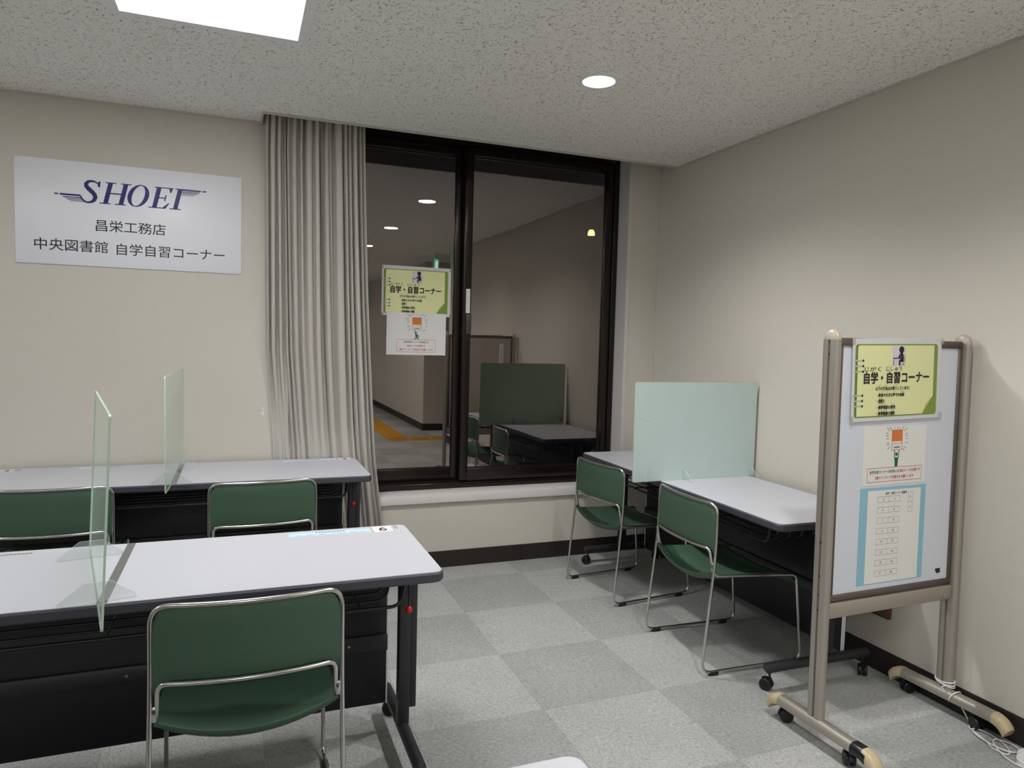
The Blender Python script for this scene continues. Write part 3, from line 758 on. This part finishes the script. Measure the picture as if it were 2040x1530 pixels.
ch = make_chair(); ch['group'] = 'green stacking chairs'
ch.location = (-2.574, -2.237, 0); ch.rotation_euler = (0,0,PI/2)
ch['label'] = 'green chair with chrome frame closest to the viewer, tucked at the middle-row desk'
copy_tree(ch, (-2.494, -.762, 0), math.radians(94), 'green chair with chrome frame in front of the back desk, right of its divider')
copy_tree(ch, (-3.330, -.722, 0), math.radians(90), 'green chair with chrome frame at the back desk, left of its divider')
copy_tree(ch, (-.738, -1.460, 0), math.radians(-2), 'green chair at the right-wall desk, on the near side of the mint board')
copy_tree(ch, (-.746, -.656, 0), math.radians(6), 'green chair at the right-wall desk, between the mint board and the window')

# ---------------------------------------------------------------- mobile whiteboard
wbd = thing('mobile_whiteboard', 'white notice board on a champagne metal stand with casters by the right wall', 'whiteboard', (-.702, -2.24, 0), math.radians(1.5))
LEAN = .012
def lean(mb):
    mb.v = [(x, y+LEAN*z_, z_) for x, y, z_ in mb.v]; return mb
def post(x, s):
    w, d = .0155, .033
    pts = []   # profile: rounded front and back, grooved outer faces
    for k in range(9):
        a = -PI+PI*k/8; pts.append((w*math.cos(a), -d+w*.9+w*.9*math.sin(a)))
    g = .005
    pts += [(w,-g),(w-.007,-g),(w-.007,g),(w,g)]
    for k in range(9):
        a = PI*k/8; pts.append((w*math.cos(a), d-w*.9+w*.9*math.sin(a)))
    pts += [(-w,g),(-w+.007,g),(-w+.007,-g),(-w,-g)]
    m = MB(); n = len(pts)
    m.add([(x+a, b_, .095) for a,b_ in pts]+[(x+a, b_, 1.425) for a,b_ in pts], [tuple(range(n-1,-1,-1)), tuple(range(n,2*n))]+[(i,(i+1)%n,n+(i+1)%n,n+i) for i in range(n)])
    p = lean(m).obj('post', 'alu', wbd)
    c = MB(); vs = []; rings = 8; n = 24
    for j in range(rings+1):
        a = PI/2*j/rings; k = math.cos(a); h = 1.424+.036*math.sin(a)
        for i in range(n):
            b_ = 2*PI*i/n; vs.append((x+.0160*k*math.copysign(abs(math.cos(b_))**.8, math.cos(b_)), .0338*max(k,.02)*math.copysign(abs(math.sin(b_))**.8, math.sin(b_)), h))
    fs = [(j*n+i, j*n+(i+1)%n, (j+1)*n+(i+1)%n, (j+1)*n+i) for j in range(rings) for i in range(n)]+[tuple(range(n-1,-1,-1)), tuple(rings*n+i for i in range(n))]
    c.add(vs, fs, True); lean(c).obj('cap', 'cap_plastic', p)
    for zz in (1.375, .72, .60, .535, .48): lean(MB().lathe([(.004,-.002),(.004,.002)], (x-w+.006, 0, zz), 'x', 8)).obj('bolt', 'black_plastic', p)
post(0, -1); post(.66, 1)
fr = MB(); t0, t1 = -.012, .010
for q_ in ((.018,.642,1.405,1.432),(.018,.642,.508,.530),(.018,.041,.53,1.405),(.626,.642,.53,1.405)): fr.box(q_[0],q_[1],t0,t1,q_[2],q_[3],.002,1)
lean(fr).obj('board_frame', 'alu_dark', wbd)
lean(MB().box(.040, .628, -.006, .003, .529, 1.407)).obj('board_face', 'whiteboard', wbd)
lean(MB().box(.040, .628, .0035, .0075, .529, 1.407)).obj('board_back', 'board_back', wbd)
lean(MB().box(.016, .644, -.018, .018, .450, .502, .003)).obj('crossbar', 'taupe', wbd)
em = MB()
for k in range(2):
    x = .585+.020*k
    em.tube([(x,-.0185,.462),(x+.004,-.0185,.474),(x+.010,-.0185,.478),(x+.014,-.0185,.470)], .0011, 6); em.tube([(x+.001,-.0185,.458),(x+.013,-.0185,.463)], .0009, 6)
lean(em).obj('maker_mark', 'steel', wbd)
bk = MB().prism([(.560,.570),(.572,.573),(.590,.572),(.588,.564),(.592,.556),(.570,.553),(.566,.560)], -.0066, -.0058, 'xz'); lean(bk).obj('tape_scrap', 'black_tape', wbd)
def foot(x, name_tape):
    prof = [(-.024,.066),(.024,.066),(.026,.078),(.022,.092),(.012,.099),(-.012,.099),(-.022,.092),(-.026,.078)]
    m = MB(); ys = (.165, -.205); n = len(prof)
    m.add([(x+a, y, h) for y in ys for a, h in prof], [tuple(range(n)), tuple(range(2*n-1,n-1,-1))]+[(i,(i+1)%n,n+(i+1)%n,n+i) for i in range(n)])
    fb = m.obj('foot_beam', 'alu', wbd)
    for s, y0_ in ((1,.163),(-1,-.203)):
        c = MB(); vs = []; K = 7
        for k in range(K+1):
            u = k/K; a = u*1.15; yy = y0_+s*.052*math.sin(a)/math.sin(1.15); drop = .034*(1-math.cos(a))/(1-math.cos(1.15)); sc_ = 1.06-(.10*u**3)
            for i, (pa, ph) in enumerate(prof): vs.append((x+pa*sc_, yy + s*(ph-.082)*.55*u, .0825+(ph-.0825)*sc_-drop))
        fs = [(k*n+i, k*n+(i+1)%n, (k+1)*n+(i+1)%n, (k+1)*n+i) for k in range(K) for i in range(n)]+[tuple(range(n-1,-1,-1)), tuple(K*n+i for i in range(n))]
        c.add(vs, fs, True).obj('end_cap', 'beige_plastic', fb, 60)
        if name_tape and s < 0:
            tp = MB(); rings = [(-.165,1.04),(-.205,1.08),(-.225,1.10)]
            tp.add([(x+a*k_, yy, .0825+(h-.0825)*k_-(.006 if yy < -.21 else 0)) for yy, k_ in rings for a, h in prof],
                   [tuple(range(n)), tuple(range(3*n-1,2*n-1,-1))]+[(j*n+i, j*n+(i+1)%n, (j+1)*n+(i+1)%n, (j+1)*n+i) for j in range(2) for i in range(n)])
            tp.obj('black_tape_wrap', 'black_tape', fb, 40)
    for y, a in ((.158, 2.6), (-.148, -2.2)): caster_mb((x+.002, y, .068), .025, a if x < .3 else a+.3).obj('caster', 'black_plastic', fb)
foot(0, True); foot(.645, False)
# white cord wound round the right post and the foot
WB = Matrix.Translation((-.702,-2.24,0)) @ Matrix.Rotation(math.radians(1.5), 4, 'Z')
def wbp(x, y, z_): return WB @ Vector((x, y+LEAN*z_, z_))
td = MB()
for k, zz in enumerate((.112, .118, .125)):
    td.tube([wbp(.66+.0205*math.cos(a), .038*math.sin(a), zz+.006*math.sin(a+k)) for a in [2*PI*i/24 for i in range(24)]], .0022, 6, closed=True)
td.tube([wbp(.640,-.03,.115), wbp(.625,-.028,.118), wbp(.612,-.020,.112), wbp(.615,-.028,.106)], .0018, 6)
td.tube([wbp(.645+.030*math.cos(a), -.052-.01*math.sin(a), .0825+.0225*math.sin(a)) for a in [2*PI*i/20 for i in range(20)]], .0022, 6, closed=True)
tag(td.obj('cord_tie', 'white_plastic'), 'white cord wound round the foot of the whiteboard post nearest the wall', 'cord')

# posters on the board: local frame = board plane
def wb_sheet(o, a, v, tilt=0):
    U = WB.to_3x3() @ Vector((math.cos(tilt),0,math.sin(tilt))); V = WB.to_3x3() @ Vector((-math.sin(tilt), LEAN, math.cos(tilt)))
    p = WB @ Vector((a, -.0068+LEAN*v, v)); orient(o, p, U, V)
def notice(root, w, h, sheet='laminated', tabs=True):
    MB().box(0, w, 0, h, -.0004, .0001).obj('sheet', sheet, root)
    k = w/.445; e = .0004
    def X(u): return u*w
    def Y(v): return v*h
    x0, x1, y0_, y1_ = .030*w, .955*w, .045*h, .935*h
    Print().poly(rrect(x0, x1, y0_, y1_, .012*k, 4), e).obj('green_page', 'leaf', root)
    Print().poly(rrect(x0+.003*k, x0+.014*k, y0_+.003*k, y1_-.003*k, .006*k, 3), 2*e).obj('page_shade', 'leaf_dark', root)
    # pale page with cut corner
    a0, a1, b0, b1 = x0+.011*k, x1-.020*k, y0_+.005*k, y1_-.005*k; cx, cy = .79*w, .285*h
    Print().poly([(a0,b0),(cx-.0*k,b0),(a1,cy),(a1,b1-.004*k),(a1-.004*k,b1),(a0+.006*k,b1),(a0,b1-.006*k)], 3*e).obj('page', 'lime', root)
    Print().poly([(cx,b0),(a1,cy),(cx+.018*k,b0+.036*k)], 4*e).obj('page_fold', 'fold', root)
    P = Print()
    for v in (.735,.670,.605,.315,.250,.187): P.line((.018*w,Y(v)),(.115*w,Y(v)),  .0055*k,4*e)
    P.obj('binder_ring', 'ring_grey', root)
    Print().poly(rrect(.430*w,.575*w,.665*h,.905*h,.006*k,3), 4*e).obj('icon_ground', 'lilac', root)
    P = Print()
    for v in (.735,.670,.605,.315,.250,.187): P.disc(.112*w,Y(v),.0045*k,5*e)
    # pictogram: person writing at a desk
    P.disc(.530*w,.865*h,.0125*k,5*e)
    P.poly([(.513*w,.835*h),(.540*w,.835*h),(.556*w,.79*h),(.558*w,.725*h),(.525*w,.725*h),(.520*w,.78*h)],5*e)
    P.line((.520*w,.81*h),(.497*w,.775*h),.006*k,5*e); P.line((.497*w,.775*h),(.520*w,.77*h),.006*k,5*e)
    P.rect(.440*w,.520*w,.755*h,.768*h,5*e); P.line((.445*w,.757*h),(.443*w,.670*h),.0022*k,5*e)
    P.line((.548*w,.732*h),(.510*w,.732*h),.010*k,5*e); P.line((.511*w,.735*h),(.511*w,.672*h),.008*k,5*e)
    P.line((.570*w,.80*h),(.566*w,.722*h),.002*k,5*e); P.line((.568*w,.722*h),(.530*w,.718*h),.002*k,5*e); P.line((.548*w,.72*h),(.548*w,.69*h),.002*k,5*e); P.line((.532*w,.675*h),(.548*w,.69*h),.002*k,5*e); P.line((.566*w,.675*h),(.548*w,.69*h),.002*k,5*e)
    P.text('じがく', .130*w,.305*w,.605*h,.660*h,5*e,.012); P.text('じしゅう', .365*w,.540*w,.605*h,.660*h,5*e,.012)
    P.text('自学・自習コーナー', .125*w,.855*w,.455*h,.595*h,5*e,.045)
    P.text('以下の行為はお断りしています。', .255*w,.635*w,.370*h,.415*h,5*e,.04)
    for body, v, xe in (('・飲食や大きな声での会話',.29,.575),('・居眠り',.215,.355),('・携帯電話の使用',.140,.475),('・携帯機器の撮影',.065,.475)): P.text(body, .272*w, xe*w, v*h, (v+.045)*h, 5*e, .05)
    for body, xa, xb, v in (('いか',.27,.31,.425),('こうい',.345,.395,.425),('ことわ',.45,.495,.425),('いんしょく',.29,.345,.345),('おお',.375,.400,.345),('こえ',.45,.475,.345),('かいわ',.53,.575,.345),('いねむ',.29,.335,.268),('けいたいでんわ',.285,.38,.193),('しよう',.425,.47,.193),('けいたいきき',.285,.38,.118),('さつえい',.425,.47,.118)):
        P.text(body, xa*w, xb*w, v*h, (v+.014)*h, 5*e)
    P.obj('lettering', 'ink', root)
    if tabs:
        for a, b_ in ((-.012,.93),(.985,.93),(-.012,-.02),(.985,-.02)): MB().box(a*w,(a+.035)*w,b_*h,(b_+.085)*h,.0024,.0028).obj('tape_tab', 'tape_clear', root)
def card_notice(root, w, h, arms_up, sheet):
    MB().box(0, w, 0, h, -.0004, .0001).obj('sheet', sheet, root); e = .0004
    (cx, cy, ex, ey) = (.525*w, .757*h, .76, .60) if arms_up else (.505*w, .742*h, .85, .74); k = w/.315 if arms_up else w/.35
    P = Print(); rr = random.Random(2)
    for a, r0, r1 in [(62,.070,.092),(75,.068,.080),(90,.066,.082),(105,.068,.082),(122,.070,.095),(132,.074,.104),(148,.068,.090),(158,.062,.082),(172,.056,.072),(196,.054,.070),(206,.056,.072),(222,.060,.084),(48,.070,.098),(30,.060,.078),(20,.060,.076),(5,.060,.074),(-16,.060,.074),(-40,.062,.082),(-52,.066,.084)]:
        a = math.radians(a); P.line((cx+r0*k*math.cos(a)*ex, cy+r0*k*math.sin(a)*ey), (cx+r1*k*math.cos(a)*ex, cy+r1*k*math.sin(a)*ey), .0018*k, e)
    if arms_up: lines = [('自学自習コーナーの利用には', .115, .575, .195, .250, 'ink'), ('貸出カードが必要です', .585, .925, .195, .250, 'red_ink'), ('3階カウンターで手続きをお願いします', .20, .82, .095, .150, 'red_ink')]
    else: lines = [('自学自習コーナーの利用には', .295, .705, .285, .330, 'ink'), ('貸出カードが必要です', .345, .655, .195, .240, 'red_ink'), ('3階カウンターで手続きをお願いします', .215, .785, .105, .152, 'red_ink')]
    R_ = Print()
    for body, xa, xb, ya, yb, m in lines: (P if m == 'ink' else R_).text(body, xa*w, xb*w, ya*h, yb*h, e, .02)
    if arms_up: R_.frame(.075*w, .945*w, .055*h, .290*h, .0016*k, e)
    else: R_.frame(.175*w, .825*w, .070*h, .365*h, .0016*k, e)
    # library card
    ca, cb, c0, c1 = cx-.026*k, cx+.026*k, cy-.036*k, cy+.036*k
    O = Print(); O.rect(ca, cb, cy-.005*k, c1, e); O.frame(ca, cb, c0, c1, .0022*k, e); O.line((ca,cy-.013*k),(cb,cy-.013*k),.0016*k,e); O.obj('card_picture', 'orange', root)
    x = cx-.015*k
    while x < cx+.015*k: P.rect(x, x+.0012*k, c0+.006*k, c0+.013*k, e); x += .0022*k
    P.obj('lettering', 'ink', root); R_.obj('red_lettering', 'red_ink', root)
    G = Print()
    if arms_up:
        fy = c0-.016*k
        G.disc(cx, fy, .0065*k, e); G.poly([(cx-.010*k,fy-.012*k),(cx+.010*k,fy-.012*k),(cx+.007*k,.30*h),(cx+.002*k,.30*h),(cx,fy-.05*k),(cx-.002*k,.30*h),(cx-.007*k,.30*h)], e)
        G.line((cx-.009*k,fy-.014*k),(cx-.011*k,c0-.002*k),.004*k,e); G.line((cx+.009*k,fy-.014*k),(cx+.011*k,c0-.002*k),.004*k,e)
    else:
        fy = c0-.016*k
        G.disc(cx-.004*k, fy, .0055*k, e); G.poly([(cx-.010*k,fy-.008*k),(cx+.006*k,fy-.008*k),(cx+.004*k,fy-.030*k),(cx-.006*k,fy-.030*k)], e)
        G.line((cx-.008*k,fy-.010*k),(cx-.012*k,fy+.014*k),.004*k,e); G.line((cx+.005*k,fy-.010*k),(cx+.014*k,fy-.022*k),.004*k,e); G.line((cx+.014*k,fy-.022*k),(cx+.006*k,fy-.026*k),.0035*k,e)
        G.line((cx-.003*k,fy-.028*k),(cx-.013*k,.375*h),.0055*k,e); G.line((cx+.001*k,fy-.028*k),(cx+.012*k,.375*h),.0055*k,e)
    G.obj('figure_print', 'green_ink', root)
np1 = thing('notice', 'lime green study corner notice taped to the top of the whiteboard', 'notice'); 
wb_sheet(np1, .086, 1.139, .022); WBN = np1
notice(np1, .445, .291)
np1.matrix_world = Matrix.Translation(np1.matrix_world.to_3x3() @ Vector((0,0,.0062))) @ np1.matrix_world
np2 = thing('card_notice', 'off-white library card notice with raised green figure on the whiteboard middle', 'notice'); wb_sheet(np2, .161, .908, .008)
card_notice(np2, .315, .212, True, 'paper_warm')
np3 = thing('seat_plan', 'blue-bordered seat number plan on the lower whiteboard', 'notice'); wb_sheet(np3, .156, .548, 0)
w, h = .332, .352
MB().box(0, w, 0, h, -.0004, .0001).obj('blue_card', 'sky_card', np3)
MB().box(.037, .305, .003, h-.011, .0002, .0006).obj('sheet', 'paper_warm', np3)
P = Print(); e = .001
P.text('自学・自習コーナー席番号', .125, .232, h-.029, h-.019, e, .02)
for r in range(8):
    yy = h-.055-.0385*r; P.frame(.086, .198, yy, yy+.020, .0007, e); P.line((.142,yy),(.142,yy+.020),.0007,e)
    for c in range(2):
        s_ = str(3+2*r+c); cx = .114+.056*c; ww = .0042 if len(s_) == 1 else .009; P.text(s_, cx-ww/2, cx+ww/2, yy+.006, yy+.014, e, .02)
P.frame(.241, .263, h-.098, h-.024, .0007, e); P.line((.241,h-.061),(.263,h-.061),.0007,e)
P.text('1', .2508,.2532,h-.047,h-.038,e); P.text('2', .2498,.2545,h-.084,h-.075,e)
P.obj('lettering', 'ink', np3)
# thermometer on the back of the board, seen in the window glass
th_ = thing('thermometer', 'white strip thermometer hanging on the back of the whiteboard, seen in the window', 'thermometer')
orient(th_, WB @ Vector((.552, .0085+LEAN*1.15, 1.15)), WB.to_3x3() @ Vector((-1,0,0)), (0,0,1))
MB().prism(rrect(0,.044,0,.205,.018,5), 0, .006).obj('plate', 'white_plastic', th_)
P = Print(); P.rect(.0205,.0235,.03,.175,.0065); P.disc(.022,.028,.005,.0065)
for k in range(12): P.rect(.008,.017,.045+.010*k,.047+.010*k,.0065); P.rect(.027,.036,.045+.010*k,.047+.010*k,.0065)
P.obj('scale', 'ink', th_)

# notices on the window glass (left pane)
GY = .1952
g1 = thing('notice', 'lime green study corner notice taped on the left window pane', 'notice'); orient(g1, (-1.800, GY, 1.525), (1,0,0), (0,0,1)); notice(g1, .432, .301)
g2 = thing('card_notice', 'white library card notice hanging below the lime notice on the window pane', 'notice'); orient(g2, (-1.768, GY-.0035, 1.286), (1,0,0), (0,0,1)); card_notice(g2, .372, .258, False, 'paper')

# ---------------------------------------------------------------- small things on the right
cordpts = [wbp(.647,-.075,.060),(-.048,-2.325,.02),(-.050,-2.335,.005),(-.072,-2.350,.004),(-.085,-2.385,.004),(-.100,-2.430,.004),(-.122,-2.470,.004),(-.115,-2.515,.004),(-.085,-2.505,.004),(-.060,-2.470,.005),(-.048,-2.425,.006),(-.052,-2.380,.007),(-.075,-2.365,.008),(-.100,-2.395,.008),(-.110,-2.450,.008),(-.100,-2.500,.007),(-.070,-2.520,.006),(-.040,-2.505,.005),(-.035,-2.470,.005),(-.060,-2.440,.007),(-.095,-2.455,.009),(-.125,-2.500,.006),(-.140,-2.545,.004),(-.135,-2.590,.004),(-.110,-2.600,.004),(-.085,-2.585,.006)]
def catmull(pts, n=8):
    P = [Vector(p) for p in pts]; out = []
    for i in range(len(P)-1):
        p0, p1, p2, p3 = P[max(0,i-1)], P[i], P[i+1], P[min(len(P)-1,i+2)]
        for k in range(n):
            t = k/n; out.append(.5*((2*p1)+(-p0+p2)*t+(2*p0-5*p1+4*p2-p3)*t*t+(-p0+3*p1-3*p2+p3)*t**3))
    out.append(P[-1]); return out
tag(MB().tube(catmull(cordpts), .0026, 8).obj('power_cord', 'white_plastic'), 'thin white power cord coiled on the carpet beside the stand foot', 'cord')
ad = thing('plug_adapter', 'white rounded plug adapter lying on the carpet at the lower right edge', 'adapter', (-.080, -2.580, 0), .5)
MB().prism(rrect(-.055,.055,-.045,.045,.03,6), 0, .020).prism(rrect(-.050,.050,-.040,.040,.028,6), .020, .026).obj('housing', 'white_plastic', ad)
fan = thing('circulator_fan', 'small white circulator fan on the carpet by the right wall, seen reflected', 'fan', (-.19, -2.90, 0), math.radians(125))
MB().lathe([(.105,.0),(.108,.008),(.10,.018),(.06,.026),(.045,.03)], n=28).obj('base', 'white_plastic', fan)
MB().lathe([(.042,.028),(.038,.07),(.04,.10)], n=18).obj('neck', 'white_plastic', fan)
prof = [(.07,-.07),(.098,-.05),(.11,-.01),(.11,.04),(.104,.055),(.09,.058)]
hd = MB().lathe(prof, (0,0,.21), 'x', 28).obj('head', 'white_plastic', fan)
gr = MB()
for r in (.02,.04,.06,.08): gr.tube([(.062,r*math.cos(a),.21+r*math.sin(a)) for a in [2*PI*k/24 for k in range(24)]], .003, 6, closed=True)
for k in range(12): a = 2*PI*k/12; gr.tube([(.062,.012*math.cos(a),.21+.012*math.sin(a)),(.060,.09*math.cos(a+.4),.21+.09*math.sin(a+.4))], .002, 5)
gr.obj('grille', 'black_plastic', fan)
tag(MB().box(-.020,-.0005,-1.935,-1.80,.245,.345,.002,1).obj('outlet_box', 'wood'), 'brown wooden box on the right wall low behind the whiteboard stand', 'box')

# ---------------------------------------------------------------- seen only in the window glass: corridor end of the room
ts = MB(); 
root = thing('tactile_paving', 'yellow tactile guide strip on the carpet behind the viewer, seen reflected', 'floor strip')
def tact(x0, x1, y0_, y1_, along):
    m = MB().box(x0, x1, y0_, y1_, .0003, .004)
    k = 4
    for i in range(k):
        if along == 'y': xx = x0+(x1-x0)*(i+.5)/k; m.box(xx-.017, xx+.017, y0_+.02, y1_-.02, .004, .009)
        else: yy = y0_+(y1_-y0_)*(i+.5)/k; m.box(x0+.02, x1-.02, yy-.017, yy+.017, .004, .009)
    m.obj('tactile_tile', 'yellow', root)
for k in range(8): tact(-.72, -.42, -5.15-.3*(k+1)-.0, -5.15-.3*k-.002, 'y')
tact(-.72, -.42, -5.148, -4.85, 'x')
for k in range(8): tact(-.418+.3*k, -.12+.3*k, -5.148, -4.85, 'x')
dr = bpy.data.objects.new('door_1', None); COL.objects.link(dr); dr['kind'] = 'structure'
MB().box(XC-.05, XC-.0005, -5.80, -4.65, .0005, 2.3).obj('door_frame', 'sash', dr)
MB().box(XC-.056, XC-.05, -5.70, -5.24, .12, 2.2).obj('door_pane', 'dark_glass', dr); MB().box(XC-.056, XC-.05, -5.21, -4.75, .12, 2.2).obj('door_pane', 'dark_glass', dr)
ex = thing('exit_sign', 'green lit exit sign under the ceiling in the corridor opening, seen reflected', 'exit sign', (-.16, -4.75, 2.36), math.radians(33))
MB().box(-.012,.012,-.10,.10,-.085,.085,.003,1).obj('housing', 'white_plastic', ex); MB().box(-.006,.006,-.03,.03,.085,.161).obj('bracket', 'white_plastic', ex)
for s in (-1, 1):
    MB().box(min(s*.0122,s*.0135), max(s*.0122,s*.0135), -.094, .094, -.079, .079).obj('lit_face', 'exit_emit', ex)
    a, b_ = sorted((s*.0137, s*.0145))
    MB().box(a, b_, -.05, .01, -.06, .06).obj('doorway_print', 'exit_white', ex)
    P_ = MB().prism([(.03,.03),(.045,.045),(.06,.035),(.05,.02),(.065,-.01),(.08,-.05),(.065,-.05),(.05,-.02),(.03,-.05),(.02,-.045),(.035,-.01)], a, b_, 'yz').obj('running_figure', 'exit_white', ex)
# street lamp outside the window
sl_ = thing('street_lamp', 'yellow glowing street lamp outside in the dark beyond the right pane', 'street lamp', (4.12, 9.0, -3.2))
MB().tube([(0,0,0),(0,0,6.76)], .02, 10).obj('pole', 'street_black', sl_)
MB().lathe([(.075,6.77),(.07,6.83),(.045,6.88)], n=14).obj('lamp_head', 'street_emit', sl_)
MB().lathe([(.05,6.89),(.03,6.95)], n=14).obj('lamp_cap', 'black_metal', sl_)
